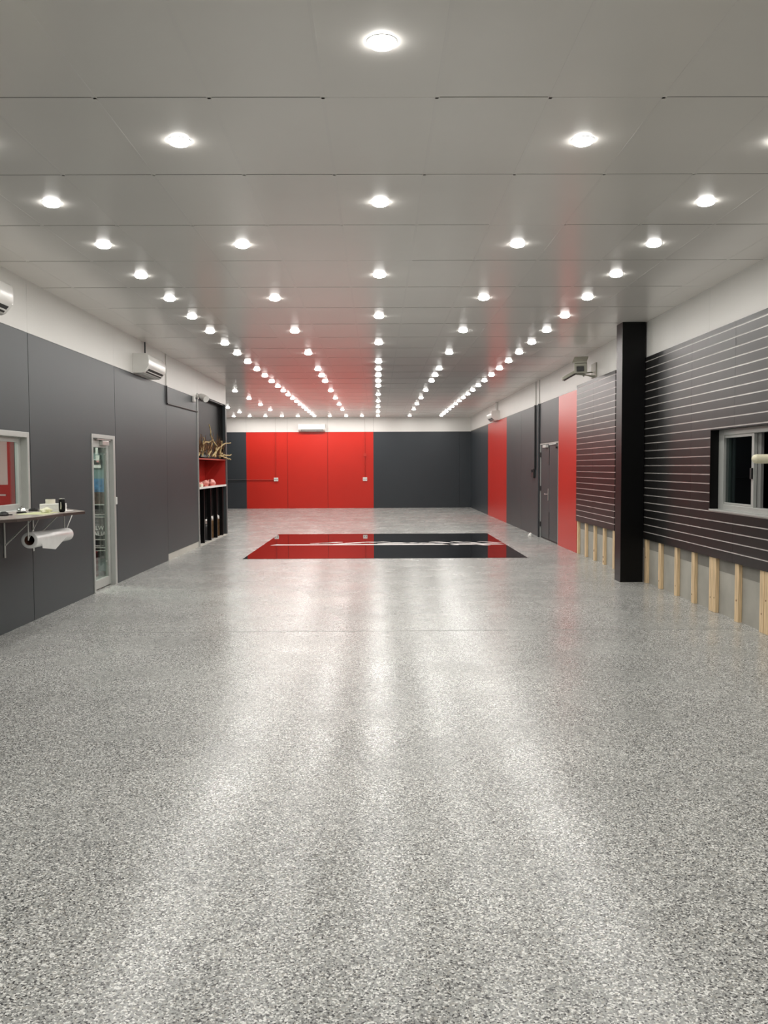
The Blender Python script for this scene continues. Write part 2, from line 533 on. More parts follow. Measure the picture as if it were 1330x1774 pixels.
# office behind the left wall
XO = -7.2
struct(boxes('wall_office_back', [(XO - .1, XO, 5.0, 15.5, 0, 2.7)], M['office_white']), 'white back wall of the office', 'wall')
struct(boxes('wall_office_end', [(XO, XL - .15, 15.0, 15.1, 0, 2.7)], M['office_dark']), 'dark end wall of the office seen through the glass door', 'wall')
struct(boxes('wall_office_near', [(XO, XL - .15, 5.0, 5.1, 0, 2.7)], M['office_white']), 'white near wall of the office', 'wall')
wp = struct(boxes('wall_office_partition', [(XO, -4.50, 10.62, 10.70, 1.40, 2.7), (-4.50, -4.36, 10.62, 10.70, 0, 2.7)], M['office_white']),
            'office partition, white above red, seen through the service window', 'wall')
boxes('red_pier', [(-4.50, -4.385, 10.605, 10.62, 1.40, 2.7)], M['office_red'], wp)
boxes('red_dado', [(XO, -4.385, 10.60, 10.62, 0, 1.40)], M['office_red'], wp)
boxes('dado_rail', [(-5.2, -4.52, 10.585, 10.60, 1.265, 1.285)], M['paper'], wp)
boxes('dark_return', [(-4.385, XL - .15, 10.62, 10.70, 0, 2.7)], M['office_dark'], wp)
struct(boxes('ceiling_office', [(XO - .1, XL - .15, 5.0, 15.1, 2.7, 2.8)], M['office_white']), 'white ceiling of the office', 'ceiling')
for y in (8.0, 12.2):  # unseen lamps added to light the office interior
    t = thing('added_panel_light', 'unseen ceiling light added to light the office ' + ('near the service window' if y < 9 else 'near the glass door'), 'ceiling light', (-5.0, y, 2.69))
    bm = new_bm()
    add_box(bm, -.3, .3, -.3, .3, -.02, .008)
    obj('housing', bm, M['ring'], t)
    bm = new_bm()
    add_box(bm, -.27, .27, -.27, .27, -.024, -.0205)
    obj('diffuser', bm, mat('added_office_lamp', (.9, .9, .9), .5, emit=(1, .97, .92, 55.0)), t)

# display stand seen through the glass door
ds = thing('display_stand', 'tall poster display stand behind the glass door', 'display', (-4.35, 13.0, 0))


def dpanel(name, x0, x1, z0, z1, mt, y=0.0, th=.02):
    bm = new_bm()
    add_box(bm, x0, x1, y - th, y, z0, z1)
    return obj(name, bm, M[mt], ds)


dpanel('back_board', -.35, .45, .05, 1.95, 'teal', .06, .03)
dpanel('header_board', -.35, .45, 1.83, 1.94, 'office_dark', .03)
dpanel('picture_card', .08, .22, 1.60, 1.73, 'paper', .03)
dpanel('picture', .12, .20, 1.65, 1.72, 'office_dark', .008, .004)
dpanel('tag_strip', .155, .19, 1.80, 1.90, 'paper', .0)
dpanel('tag_card', .155, .21, 1.71, 1.79, 'paper', .0)
dpanel('tag_card', .165, .20, 1.685, 1.708, 'pink_paper', .0)['label'] = 'pink tag card'
dpanel('poster', -.30, .40, 1.24, 1.44, 'poster_blue', .03)['label'] = 'blue landscape poster'
dpanel('poster', -.30, .40, 1.06, 1.238, 'poster_brown', .03)['label'] = 'brown landscape poster'
dpanel('shelf_front', -.30, .40, .90, 1.05, 'vent', .03)
dpanel('shelf_front', -.30, .40, .24, .52, 'vent', .03)
for z in (1.045, .90, .86, .40, .355, .52):
    dpanel('shelf_edge', -.30, .40, z, z + .012, 'conduit_white', .012, .02)
dpanel('sign_board', -.30, .40, .53, .86, 'office_dark', .03)


def text(body, size, loc, material, parent, name='lettering', rot=(math.pi / 2, 0, 0)):
    cu = bpy.data.curves.new(name, 'FONT')
    cu.body = body
    cu.size = size
    cu.extrude = .002
    o = bpy.data.objects.new(name, cu)
    COL.objects.link(o)
    dg = bpy.context.evaluated_depsgraph_get()
    me = bpy.data.meshes.new_from_object(o.evaluated_get(dg))
    bpy.data.objects.remove(o)
    me.materials.clear()
    me.materials.append(material)
    t = bpy.data.objects.new(name, me)
    COL.objects.link(t)
    t.parent = parent
    t.location = loc
    t.rotation_euler = rot
    return t


text('LW', .085, (.12, .004, .675), M['paper'], ds)
text('ALIA', .095, (.085, .004, .585), M['paper'], ds)
rb = tag(boxes('red_carton', [(-4.32, -4.16, 12.75, 12.9, 0, .36)], M['office_red'], bevel=.004), 'red carton on the office floor behind the glass door', 'carton')

# ------------------------------------------------------------------ alcove in the left wall
al = struct(boxes('wall_alcove_back', [(XL - .80, XL - .78, 17.55, YC, 0, 1.80)], M['alcove']), 'dark back of the recess below the branches', 'wall')
struct(boxes('wall_alcove_upper', [(XL - .16, XL - .15, 17.55, YC, 1.83, 3.06)], M['alcove']), 'dark upper back of the recess above the branches', 'wall')
struct(boxes('wall_alcove_end', [(XL - .80, XL - .02, YC - .06, YC, 0, 3.09)], M['alcove']), 'dark end face of the recess', 'wall')
struct(boxes('wall_alcove_near', [(XL - .80, XL - .02, 17.49, 17.55, 0, 3.09)], M['alcove']), 'near side face of the recess, hidden from view', 'wall')
struct(boxes('wall_alcove_ledge', [(XL - .80, XL - .15, 17.55, YC - .06, 1.80, 1.83)], M['alcove']), 'ledge closing the recess over the red box', 'wall')
struct(boxes('wall_alcove_soffit', [(XL - .16, XL - .02, 17.55, YC - .06, 3.06, 3.09)], M['alcove']), 'dark top of the recess', 'wall')
boxes('alcove_trim', [(XL - .02, XL + .012, 17.505, 17.53, 0, 3.09), (XL - .02, XL + .012, 17.565, 17.585, 0, 3.09)], M['frame'], al)
boxes('alcove_trim', [(XL - .02, XL + .010, 17.53, 17.565, 0, 3.09)], M['black'], al)['label'] = 'black trim'
boxes('corner_post', [(XL - .06, XL + .008, YC - .11, YC + .01, 0, 3.09)], M['grey'], al)
boxes('corner_bead', [(XL - .03, XL + .012, YC + .01, YC + .03, 0, 3.09)], M['frame'], al)
boxes('alcove_sill', [(XL - .05, XL + .01, 17.55, YC, 0, .02)], M['sill'], al)
for k, y in enumerate((17.62, 18.14, 18.86, 19.58, 20.32)):
    which = ['at the near end of the recess', 'second from the near end of the recess', 'in the middle of the recess',
             'second from the far end of the recess', 'at the far end of the recess'][k]
    tag(boxes('black_stud', [(XL - .09, XL - .005, y - .024, y + .024, .021, 1.17)], M['black'], bevel=.003),
        'black upright batten below the red box, ' + which, 'batten', 'black battens below the red box')

rc = thing('display_box', 'open red display box with a white front edge set in the recess', 'display box', (XL, 19.1, 1.17))
bm = new_bm(); add_box(bm, -.50, .0, -1.52, 1.58, 0, .03); obj('base_board', bm, M['red_shelf'], rc)
bm = new_bm(); add_box(bm, .0, .018, -1.52, 1.58, -.008, .034); obj('front_edge', bm, M['paper'], rc)
bm = new_bm(); add_box(bm, -.50, -.48, -1.52, 1.58, .03, .60); obj('back_board', bm, M['red_box'], rc)
bm = new_bm(); add_box(bm, -.48, .0, 1.56, 1.58, .03, .60); obj('side_board', bm, M['red_box'], rc)
bm = new_bm(); add_box(bm, -.48, .0, -1.52, -1.50, .03, .60); obj('side_board', bm, M['red_box'], rc)
bm = new_bm(); add_box(bm, -.13, .01, -1.52, 1.58, .60, .622); obj('top_board', bm, M['red_shelf'], rc)


def lump(name, mt, loc, size, seed, sub=3, amp=.25):
    bm = new_bm()
    bmesh.ops.create_icosphere(bm, subdivisions=sub, radius=1)
    rnd = random.Random(seed)
    off = [Vector((rnd.uniform(-1, 1), rnd.uniform(-1, 1), rnd.uniform(-1, 1))).normalized() for _ in range(14)]
    ph = [rnd.uniform(3, 9) for _ in off]
    for v in bm.verts:
        n = v.co.normalized()
        d = sum(math.sin(n.dot(o_) * p) for o_, p in zip(off, ph)) / 14 * amp * 3
        v.co = n * (1 + d)
        v.co = Vector((v.co.x * size[0], v.co.y * size[1], max(v.co.z, -.55) * size[2]))
    zmin = min(v.co.z for v in bm.verts)
    for v in bm.verts:
        v.co.z -= zmin
    return obj(name, bm, M[mt], None, loc, smooth=False)


for k, (y, x, s, lab) in enumerate(((18.22, -3.71, .055, 'small pink wrapped bundle at the near end of the red display box'),
                                    (18.75, -3.71, .075, 'pink wrapped bundle in the middle of three in the red display box'),
                                    (19.42, -3.71, .08, 'largest pink wrapped bundle, farthest of three in the red display box'))):
    tag(lump('wrapped_bundle', 'pink', (x, y, 1.20), (s, s * 2.2, s * 1.15), 10 + k, amp=.18), lab, 'bundle', 'pink bundles in the red box')
tag(boxes('cream_carton', [(-3.66, -3.62, 17.86, 18.05, 1.2, 1.262)], M['tissue'], bevel=.003),
    'tiny cream carton in front of the pink bundles in the red box', 'carton')

# dry branches on top of the red box
br = thing('dried_branches', 'tangle of dry yellow branches and brown twigs on the red box', 'branches', (XL - .01, 19.2, 1.812))
rnd = random.Random(7)
mains = [[(-.02, -1.45, .02), (.02, -1.1, .30), (.03, -.5, .34), (.01, .0, .40)], [(.0, -1.2, .02), (.02, -1.15, .22), (.0, -1.0, .42)],
         [(.02, .1, .02), (.03, .25, .26), (.0, -.2, .50), (-.01, -.35, .72)], [(.03, -.2, .03), (.04, .5, .22), (.06, 1.2, .36), (.10, 1.75, .38)],
         [(.03, .7, .02), (.05, .75, .24), (.05, .8, .40)], [(.0, .9, .12), (.06, 1.3, .06), (.11, 1.75, .10)],
         [(.05, .6, .06), (.06, 1.2, .02), (.10, 1.72, -.02)], [(.0, -.6, .02), (.02, -.3, .2), (.02, -.2, .42)]]
for p in mains:
    bm = new_bm()
    pts = []
    P = [Vector(q) for q in p]
    for i in range(len(P) - 1):
        for t in range(4):
            pts.append(P[i].lerp(P[i + 1], t / 4) + Vector((rnd.uniform(-.012, .012), rnd.uniform(-.02, .02), rnd.uniform(-.012, .012))))
    pts.append(P[-1])
    n = len(pts)
    add_tube(bm, pts, [.022 - .012 * i / n for i in range(n)], 7)
    obj('branch', bm, M['branch'], br, smooth=True)
bm = new_bm()
for _ in range(150):
    y = rnd.uniform(-1.45, 1.3)
    a = Vector((rnd.uniform(-.06, .03), y, rnd.uniform(.0, .25)))
    dirn = Vector((rnd.uniform(-.10, .25), rnd.uniform(-.8, .6), rnd.uniform(.25, .8)))
    L = rnd.uniform(.15, .45)
    mid = a + dirn * L * .5 + Vector((0, rnd.uniform(-.06, .06), 0))
    add_tube(bm, [a, mid, a + dirn * L], [.009, .007, .004], 5)
obj('twigs', bm, M['twig'], br)['kind'] = 'stuff'
lump('foliage', 'office_dark', (-.04, -.75, .0), (.06, .42, .09), 3, amp=.4).parent = br

# bags behind the battens
for k, (x, y, hh, bmat, tmat, lab) in enumerate((
        (-3.83, 19.2, .40, 'plastic_dark', 'alu', 'black bottle with a grey cap standing behind the battens'),
        (-3.83, 19.9, .42, 'brown_paper', 'paper', 'brown paper bag with white top behind the battens, nearer of two'),
        (-3.82, 20.52, .42, 'brown_paper', 'paper', 'brown paper bag with white top behind the battens, farther of two'))):
    t = thing('bottle' if k == 0 else 'paper_bag', lab, 'bottle' if k == 0 else 'bag', (x, y, 0), 0, None if k == 0 else 'paper bags behind the battens')
    bm = new_bm()
    if k == 0:
        add_lathe(bm, [(0, 0), (.085, 0), (.09, .02), (.09, .28), (.07, .34), (.04, .36), (.04, .38), (0, .38)], 20)
        obj('body', bm, M[bmat], t, smooth=True)
        bm = new_bm()
        add_lathe(bm, [(0, .345), (.055, .345), (.085, .36), (.085, .44), (.07, .455), (0, .46)], 20)
        obj('cap', bm, M[tmat], t, smooth=True)
    else:
        add_prism(bm, [(-.10, -.13), (.10, -.13), (.085, 0), (.10, .13), (-.10, .13), (-.085, 0)], 0, hh - .03)
        obj('body', bm, M[bmat], t, bevel=.006)
        o = lump('crumpled_top', tmat, (0, 0, hh - .035), (.09, .12, .075), 30 + k, amp=.2)
        o.parent = t
tag(lump('paper_scrap', 'paper', (-3.75, 18.0, 0.0), (.05, .06, .04), 41, sub=2), 'small crumpled white scrap on the recess floor, nearest', 'paper', 'scraps on the recess floor')
tag(lump('paper_scrap', 'paper', (-3.78, 18.52, 0.0), (.045, .06, .03), 42, sub=2), 'flattened white scrap on the recess floor before the black bottle', 'paper', 'scraps on the recess floor')


# ------------------------------------------------------------------ air conditioners
def make_ac(label, loc, rotz, group='white wall air conditioners'):
    t = thing('air_conditioner', label, 'air conditioner', loc, rotz, group)
    L = 1.03 / 2
    prof = [(0, .0), (.13, .0), (.165, .012), (.222, .075), (.238, .105), (.242, .20), (.232, .262), (.205, .286), (.17, .29), (0, .29)]
    bm = new_bm()
    add_prism(bm, [(a, b) for a, b in prof], -L, L, axis='x')
    obj('body', bm, M['plastic'], t, smooth=True, bevel=.004)
    # outlet slots lie on the sloped underside of the body
    d = Vector((0, .057, .063)).normalized()
    nrm = Vector((0, d.z, -d.y))
    p0 = Vector((0, .165, .012))

    def slab(u0, u1, h0, h1, x0, x1):
        bm = new_bm()
        c = []
        for x in (x0, x1):
            for u, hh in ((u0, h0), (u1, h0), (u1, h1), (u0, h1)):
                p = p0 + d * u + nrm * hh
                c.append(bm.verts.new((x, p.y, p.z)))
        for f in ((0, 1, 2, 3), (7, 6, 5, 4), (0, 4, 5, 1), (1, 5, 6, 2), (2, 6, 7, 3), (3, 7, 4, 0)):
            bm.faces.new([c[i] for i in f])
        return bm
    obj('air_outlet', slab(.004, .078, -.002, .003, -L + .06, L - .10), M['vent'], t)
    obj('louvre', slab(.028, .042, .002, .010, -L + .07, L - .11), M['plastic'], t)
    bm = new_bm()
    add_box(bm, -L + .05, L - .05, .075, .125, -.006, -.001)
    obj('intake_grille', bm, M['conduit_white'], t)
    bm = new_bm()
    add_box(bm, -L - .003, -L + .02, .22, .236, .09, .13)
    obj('end_cap', bm, M['plastic'], t)
    bm = new_bm()
    add_box(bm, L - .20, L - .16, .2405, .2435, .13, .14)
    obj('indicator', bm, M['alu'], t)
    return t


R90 = math.pi / 2
make_ac('white air conditioner nearest on the left wall, cut by the photo edge', (XL, 7.665, 3.02), -R90)
acm = make_ac('white air conditioner on the left wall between glass door and recess', (XL, 13.465, 3.005), -R90)
for y in (13.55, 14.62):
    bm = new_bm()
    add_tube(bm, [(-(y - 13.465), .03, .29), (-(y - 13.465), .03, H - 3.007)], .012, 8)
    if abs(y - 13.55) < .1:
        obj('pipe', bm, M['conduit_grey'], acm, smooth=True)
    else:
        bm.free()
make_ac('white air conditioner above the red panel of the far wall', (-2.535, YF, 2.985), math.pi)
make_ac('white air conditioner high on the right wall above far red panel', (XR, 26.53, 2.985), R90)
tag(boxes('pipe_cover', [(XR - .06, XR, 26.3, 26.5, 3.30, H - .001)], M['plastic'], bevel=.004),
    'white pipe cover from far right air conditioner up to the ceiling', 'pipe cover')


# ------------------------------------------------------------------ conduits, outlets, keypad
def conduit(label, pieces):
    t = thing('conduit', label, 'conduit', pieces[0][1][0])
    for name, pts, r, mt in pieces:
        bm = new_bm()
        add_tube(bm, [Vector(p) - t.location for p in pts], r, 10)
        obj(name, bm, M[mt], t, smooth=True)
    return t


conduit('cable pipe running down from the left air conditioner and along to the recess', [
    ('upper_pipe', [(XL + .012, 14.95, 3.0), (XL + .012, 14.95, H - .002)], .009, 'conduit_white'),
    ('lower_pipe', [(XL + .0165, 14.95, 3.0), (XL + .0165, 14.95, 2.72), (XL + .0165, 14.98, 2.70), (XL + .0165, 17.48, 2.72)], .014, 'conduit_dark')])
conduit('dark cable pipe on the right wall ending at the black keypad', [
    ('upper_pipe', [(XR - .014, 20.0, 3.0), (XR - .014, 20.0, H - .002)], .014, 'conduit_white'),
    ('lower_pipe', [(XR - .024, 20.0, 1.53), (XR - .024, 20.0, 3.0)], .022, 'conduit_dark')])
conduit('dark cable pipe on the right wall running to the floor beside the double door', [
    ('upper_pipe', [(XR - .014, 19.56, 3.0), (XR - .014, 19.56, H - .002)], .012, 'conduit_white'),
    ('lower_pipe', [(XR - .020, 19.56, 0.0), (XR - .020, 19.56, 3.0)], .018, 'conduit_grey')])
kp = thing('keypad', 'black keypad on the grey right wall below a cable pipe', 'keypad', (XR, 20.22, 1.44))
bm = new_bm(); add_box(bm, -.05, 0, -.15, .15, -.105, .105); obj('housing', bm, M['plastic_dark'], kp, bevel=.006)
bm = new_bm(); add_box(bm, -.0515, -.0502, -.11, .11, .02, .08); obj('screen', bm, M['black_gloss'], kp)
conduit('pipes to the left socket on the far red wall', [
    ('upper_pipe', [(-3.95, YF - .012, 2.972), (-3.95, YF - .012, H - .002)], .010, 'conduit_white'),
    ('drop_pipe', [(-3.95, YF - .018, 1.2), (-3.95, YF - .018, 2.967)], .014, 'conduit_red'),
    ('side_pipe', [(-5.1, YF - .018, 1.125), (-4.04, YF - .018, 1.125)], .016, 'conduit_red'),
    ('side_pipe', [(-7.8, YF - .022, 1.125), (-5.1, YF - .022, 1.125)], .020, 'conduit_grey')])
conduit('pipe to the right socket on the far red wall with a red junction box', [
    ('upper_pipe', [(-.484, YF - .012, 2.972), (-.484, YF - .012, H - .002)], .010, 'conduit_white'),
    ('drop_pipe', [(-.484, YF - .018, 1.22), (-.484, YF - .018, 2.94)], .016, 'conduit_red'),
    ('junction_box', [(-.484, YF - .05, 2.08), (-.484, YF - .001, 2.08)], .065, 'conduit_red')])
for x, w in ((-3.95, 'left'), (-.484, 'right')):
    t = thing('power_socket', 'white power socket on the far red wall, the %s of two' % w, 'socket', (x, YF, 1.13), 0, 'sockets on the far wall')
    bm = new_bm(); add_box(bm, -.085, .085, -.04, 0, -.07, .07); obj('plate', bm, M['plastic'], t, bevel=.006)
    for s in (-.04, .04):
        bm = new_bm(); add_box(bm, s - .016, s + .016, -.042, -.0401, -.02, .012); obj('outlet', bm, M['plastic_dark'], t)
tag(lump('paper_scrap', 'paper', (XR - .16, 19.75, 0), (.05, .07, .05), 51, sub=2), 'white crumpled scrap on the floor beside the double door', 'paper')

# ------------------------------------------------------------------ slat walls on pine studs
XS = XR - .015


def slatwall(label, y0, y1, seams, z0, z1, hole=None):
    t = thing('slat_panel', label, 'slat panel', (XR, y0, z0))
    off = Vector((XR, y0, z0))
    edges = [y0] + seams + [y1]
    lines = [z0 + .10 * k for k in range(1, int((z1 - z0 - .02) / .1) + 1)]
    zs = [z0] + lines + [z1]
    bm = new_bm()

    def bx(x0, x1, a, b, c, d):
        add_box(bm, x0 - off.x, x1 - off.x, a - off.y, b - off.y, c - off.z, d - off.z)
    for a, b in zip(edges, edges[1:]):
        for i, (c, d) in enumerate(zip(zs, zs[1:])):
            c2 = c + (.006 if i else 0)
            d2 = d - (.006 if i < len(zs) - 2 else 0)
            if hole and not (b <= hole[0] or a >= hole[1]) and d2 > hole[2] and c2 < hole[3]:
                if a < hole[0]:
                    bx(XS, XR - .001, a + .0015, hole[0], c2, d2)
                if b > hole[1]:
                    bx(XS, XR - .001, hole[1], b - .0015, c2, d2)
                lo, hi = max(a, hole[0]), min(b, hole[1])
                if c2 < hole[2] - .01:
                    bx(XS, XR - .001, lo, hi, c2, hole[2])
                if d2 > hole[3] + .01:
                    bx(XS, XR - .001, lo, hi, hole[3], d2)
            else:
                bx(XS, XR - .001, a + .0015, b - .0015, c2, d2)
    obj('boards', bm, M['slat'], t)
    for z in lines:
        spans = [(y0, y1)]
        if hole and hole[2] - .006 < z < hole[3] + .006:
            spans = [s for s in ((y0, hole[0]), (hole[1], y1)) if s[1] - s[0] > .05]
        for a, b in spans:
            bm = new_bm()
            xa, xb, zz = XS + .0006 - off.x, XR - .002 - off.x, z - off.z
            add_prism(bm, [(xa, zz - .0059), (xb, zz - .0059), (xb, zz + .0059), (xa, zz + .0059), (xa, zz + .0045), (xb - .002, zz + .0045),
                           (xb - .002, zz - .0035), (xa, zz - .0035)], a + .01 - off.y, b - .01 - off.y, axis='y')
            obj('groove_insert', bm, M['insert'], t)
    return t


slatwall('black slat wall panel with pale groove lines, beyond the black column', 13.30, 15.88, [14.66], .60, 3.06)
slatwall('black slat wall panel with pale groove lines around the sliding window', 6.4, 11.98, [7.64, 8.85, 10.07, 11.28], .60, 3.06,
         hole=(7.60, 9.48, 1.125, 1.98))


def pine_stud(y, label, knots=()):
    t = thing('timber_stud', label, 'stud', (XR, y, 0), 0, 'pine studs below the slat wall')
    bm = new_bm()
    add_box(bm, .0005, .0415, -.045, .045, 0, 1.09)
    obj('timber', bm, M['pine'], t, bevel=.003)
    for ky, kz, kr in knots:
        bm = new_bm()
        add_tube(bm, [(-.0008, ky, kz), (.002, ky, kz)], kr, 10)
        obj('knot', bm, M['knot'], t)
    return t


near = [(11.78, 'pine stud under the slat wall touching the near side of the black column', [(-.01, .35, .012)]),
        (11.19, 'pine stud under the slat wall, second from the near side of the column', [(.015, .1, .008)]),
        (10.58, 'pine stud under the slat wall, third from the near side of the column', [(.0, .12, .008)]),
        (10.00, 'pine stud under the slat wall, fourth from the near side of the column', [(.02, .1, .009)]),
        (9.46, 'pine stud under the slat wall, farther one of the doubled pair', [(.0, .15, .009)]),
        (9.365, 'pine stud under the slat wall, nearer one of the doubled pair', [(-.01, .16, .009)]),
        (8.77, 'pine stud under the slat wall, next nearer than the doubled pair', [(.0, .22, .011)]),
        (8.19, 'pine stud under the slat wall, second nearer than the doubled pair', [(.0, .18, .009)]),
        (8.09, 'pine stud under the slat wall at the very right edge of the photo', [(.01, .32, .009)])]
for y, lab, kn in near:
    pine_stud(y, lab, kn)
for y, lab, kn in [(15.81, 'pine stud under the far slat wall, touching the red panel', []),
                   (15.21, 'pine stud under the far slat wall, second from the red panel', []),
                   (14.60, 'pine stud under the far slat wall, third from the red panel', [(.0, .17, .022)]),
                   (13.99, 'pine stud under the far slat wall, fourth from the red panel', [(.01, .12, .020), (-.01, .05, .018)]),
                   (13.40, 'pine stud under the far slat wall, fifth from the red panel by the column', [])]:
    pine_stud(y, lab, kn)

# black column
co = thing('column', 'square black boxed column standing in front of the slat wall', 'column', (3.475, 11.95, 0))
bm = new_bm(); add_box(bm, -.155, .155, -.145, .145, 0, H - .001); obj('casing', bm, M['black'], co, bevel=.004)
bm = new_bm(); add_box(bm, -.158, .158, -.148, .148, 0, .006); obj('sealant', bm, M['joint'], co)

# ------------------------------------------------------------------ right sliding window (window_2)
XG = 3.73
w2 = struct(boxes('window_2', [(XG, XG + .09, 9.345, 9.475, 1.125, 1.98), (XG, XG + .09, 7.605, 7.66, 1.125, 1.98),
                               (XG, XG + .09, 7.66, 9.345, 1.92, 1.98), (XG, XG + .09, 7.66, 9.345, 1.125, 1.175)], M['frame'], bevel=.003),
            'aluminium sliding window set in the black slat wall, dark outside', 'window')
boxes('reveal', [(XS - .002, XG, 9.475, 9.485, 1.12, 1.985), (XS - .002, XG, 7.595, 7.605, 1.12, 1.985), (XS - .002, XG, 7.605, 9.475, 1.98, 1.99)], M['black'], w2)
boxes('window_sill', [(XS - .012, XG + .02, 7.60, 9.48, 1.105, 1.125)], M['frame'], w2, bevel=.003)
boxes('sash_frame', [(XG + .055, XG + .085, 9.28, 9.345, 1.175, 1.92), (XG + .015, XG + .05, 8.62, 8.675, 1.175, 1.92),
                     (XG + .015, XG + .05, 8.675, 9.345, 1.89, 1.92), (XG + .015, XG + .05, 8.675, 9.345, 1.175, 1.20)], M['frame'], w2, bevel=.003)
boxes('sash_frame', [(XG + .052, XG + .08, 8.54, 8.62, 1.175, 1.92), (XG + .052, XG + .08, 7.66, 7.72, 1.175, 1.92)], M['sash_grey'], w2)
boxes('pane', [(XG + .030, XG + .036, 8.67, 9.345, 1.20, 1.89)], M['night_glass'], w2)
boxes('fly_screen_edge', [(XG + .062, XG + .072, 9.19, 9.25, 1.175, 1.92)], M['sash_grey'], w2)
boxes('latch', [(XG - .004, XG + .015, 8.63, 8.668, 1.46, 1.57)], M['plastic_dark'], w2, bevel=.003)
struct(boxes('wall_night_backdrop', [(6.4, 6.5, 4.0, 18.0, 0, 4)], M['vent']), 'dark sheet added outside the right window to stand for night', 'wall')  # dark sheet added behind the window as the night outside
tag(boxes('painted_reflection', [(3.86, 3.92, 8.30, 8.42, 1.14, 1.20)], M['teal'], bevel=.01), 'small teal block standing in for a reflection in the sliding window', 'painted reflection')  # teal block imitates a coloured reflection in the glass

tb = thing('padded_arm', 'cream round-ended tube sticking out before the sliding window at right edge', 'tube', (XS, 7.0, 1.648))
bm = new_bm()
n = 8
prof = [(-.615 + .0375 - .0375 * math.cos(a), .0375 * math.sin(a)) for a in [math.pi / 2 * i / n for i in range(n + 1)]]
add_tube(bm, [(p[0], 0, 0) for p in prof] + [(-.02, 0, 0)], [max(p[1], .001) for p in prof] + [.0375], 24)
obj('tube', bm, M['cream'], tb, smooth=True)
bm = new_bm()
add_box(bm, -.03, -.0005, -.055, .055, -.06, .06)
obj('mounting_plate', bm, M['plastic_dark'], tb, bevel=.004)


# ------------------------------------------------------------------ floodlights / sensors
def oriented_box(bm, c, dirv, up, l, w, h, taper=1.0):
    d = Vector(dirv).normalized()
    s = d.cross(Vector(up)).normalized()
    u = s.cross(d).normalized()
    c = Vector(c)
    v = []
    for a, k in ((-.5, taper), (.5, 1.0)):
        for sy in (-.5, .5):
            for sz in (-.5, .5):
                v.append(bm.verts.new(c + d * l * a + s * w * sy * k + u * h * sz * k))
    for f in ((0, 1, 3, 2), (4, 6, 7, 5), (0, 4, 5, 1), (2, 3, 7, 6), (0, 2, 6, 4), (1, 5, 7, 3)):
        bm.faces.new([v[i] for i in f])


ft = thing('floodlight', 'beige twin-head floodlight on a bracket above the far slat wall', 'floodlight', (XR, 14.65, 3.2))
bm = new_bm(); add_box(bm, -.02, 0, -.16, .16, -.12, .12); obj('wall_plate', bm, M['beige'], ft, bevel=.004)
bm = new_bm()
for a, b in (((-.02, .08, -.02), (-.34, .0, -.06)), ((-.02, -.1, -.10), (-.34, -.02, -.06)), ((-.02, .0, -.11), (-.2, .1, -.04)),
             ((-.2, .1, -.04), (-.2, -.08, -.10)), ((-.14, .05, -.04), (-.14, .0, .10))):
    add_tube(bm, [a, b], .011, 8)
obj('bracket', bm, M['beige'], ft, smooth=True)
hd1 = new_bm()
oriented_box(hd1, (-.25, -.12, .06), (-.28, -.75, -.35), (0, 0, 1), .26, .21, .17, .75)
h1 = obj('lamp_head', hd1, M['beige'], ft, bevel=.012)
bm = new_bm()
oriented_box(bm, (-.298, -.243, .003), (-.28, -.75, -.35), (0, 0, 1), .012, .12, .085)
obj('lens', bm, M['black_gloss'], h1)
bm = new_bm()
oriented_box(bm, (-.27, -.13, .165), (-.28, -.75, -.35), (0, 0, 1), .30, .23, .02)
obj('visor', bm, M['beige'], h1, bevel=.004)
hd2 = new_bm()
oriented_box(hd2, (-.42, .02, -.075), (-.75, .1, -.42), (0, 0, 1), .27, .20, .055, .9)
h2 = obj('lamp_head', hd2, M['beige'], ft, bevel=.012)
bm = new_bm()
oriented_box(bm, (-.405, .02, -.108), (-.75, .1, -.42), (0, 0, 1), .22, .17, .012)
obj('lens', bm, M['plastic_dark'], h2)

sl = thing('spotlight', 'small white spotlight high at the near corner of the recess', 'spotlight', (XL + .012, 17.50, 3.02))
bm = new_bm(); add_tube(bm, [(0, 0, 0), (.03, 0, 0)], .045, 16); obj('base', bm, M['plastic'], sl, smooth=True)
bm = new_bm(); add_tube(bm, [(.03, 0, 0), (.10, -.02, -.02)], .014, 8); obj('arm', bm, M['plastic'], sl, smooth=True)
bm = new_bm(); add_tube(bm, [(.06, .03, .03), (.10, -.01, .0), (.20, -.10, -.06)], [.04, .06, .068], 16); obj('head', bm, M['plastic'], sl, smooth=True)
ms = thing('motion_sensor', 'small white motion sensor on grey panel left of the spotlight', 'sensor', (XL, 17.1, 2.94))
bm = new_bm(); add_box(bm, 0, .05, -.07, .07, -.06, .06); obj('housing', bm, M['plastic'], ms, bevel=.015)
bm = new_bm(); add_box(bm, .05, .056, -.045, .045, -.045, .0); obj('lens', bm, M['conduit_white'], ms)

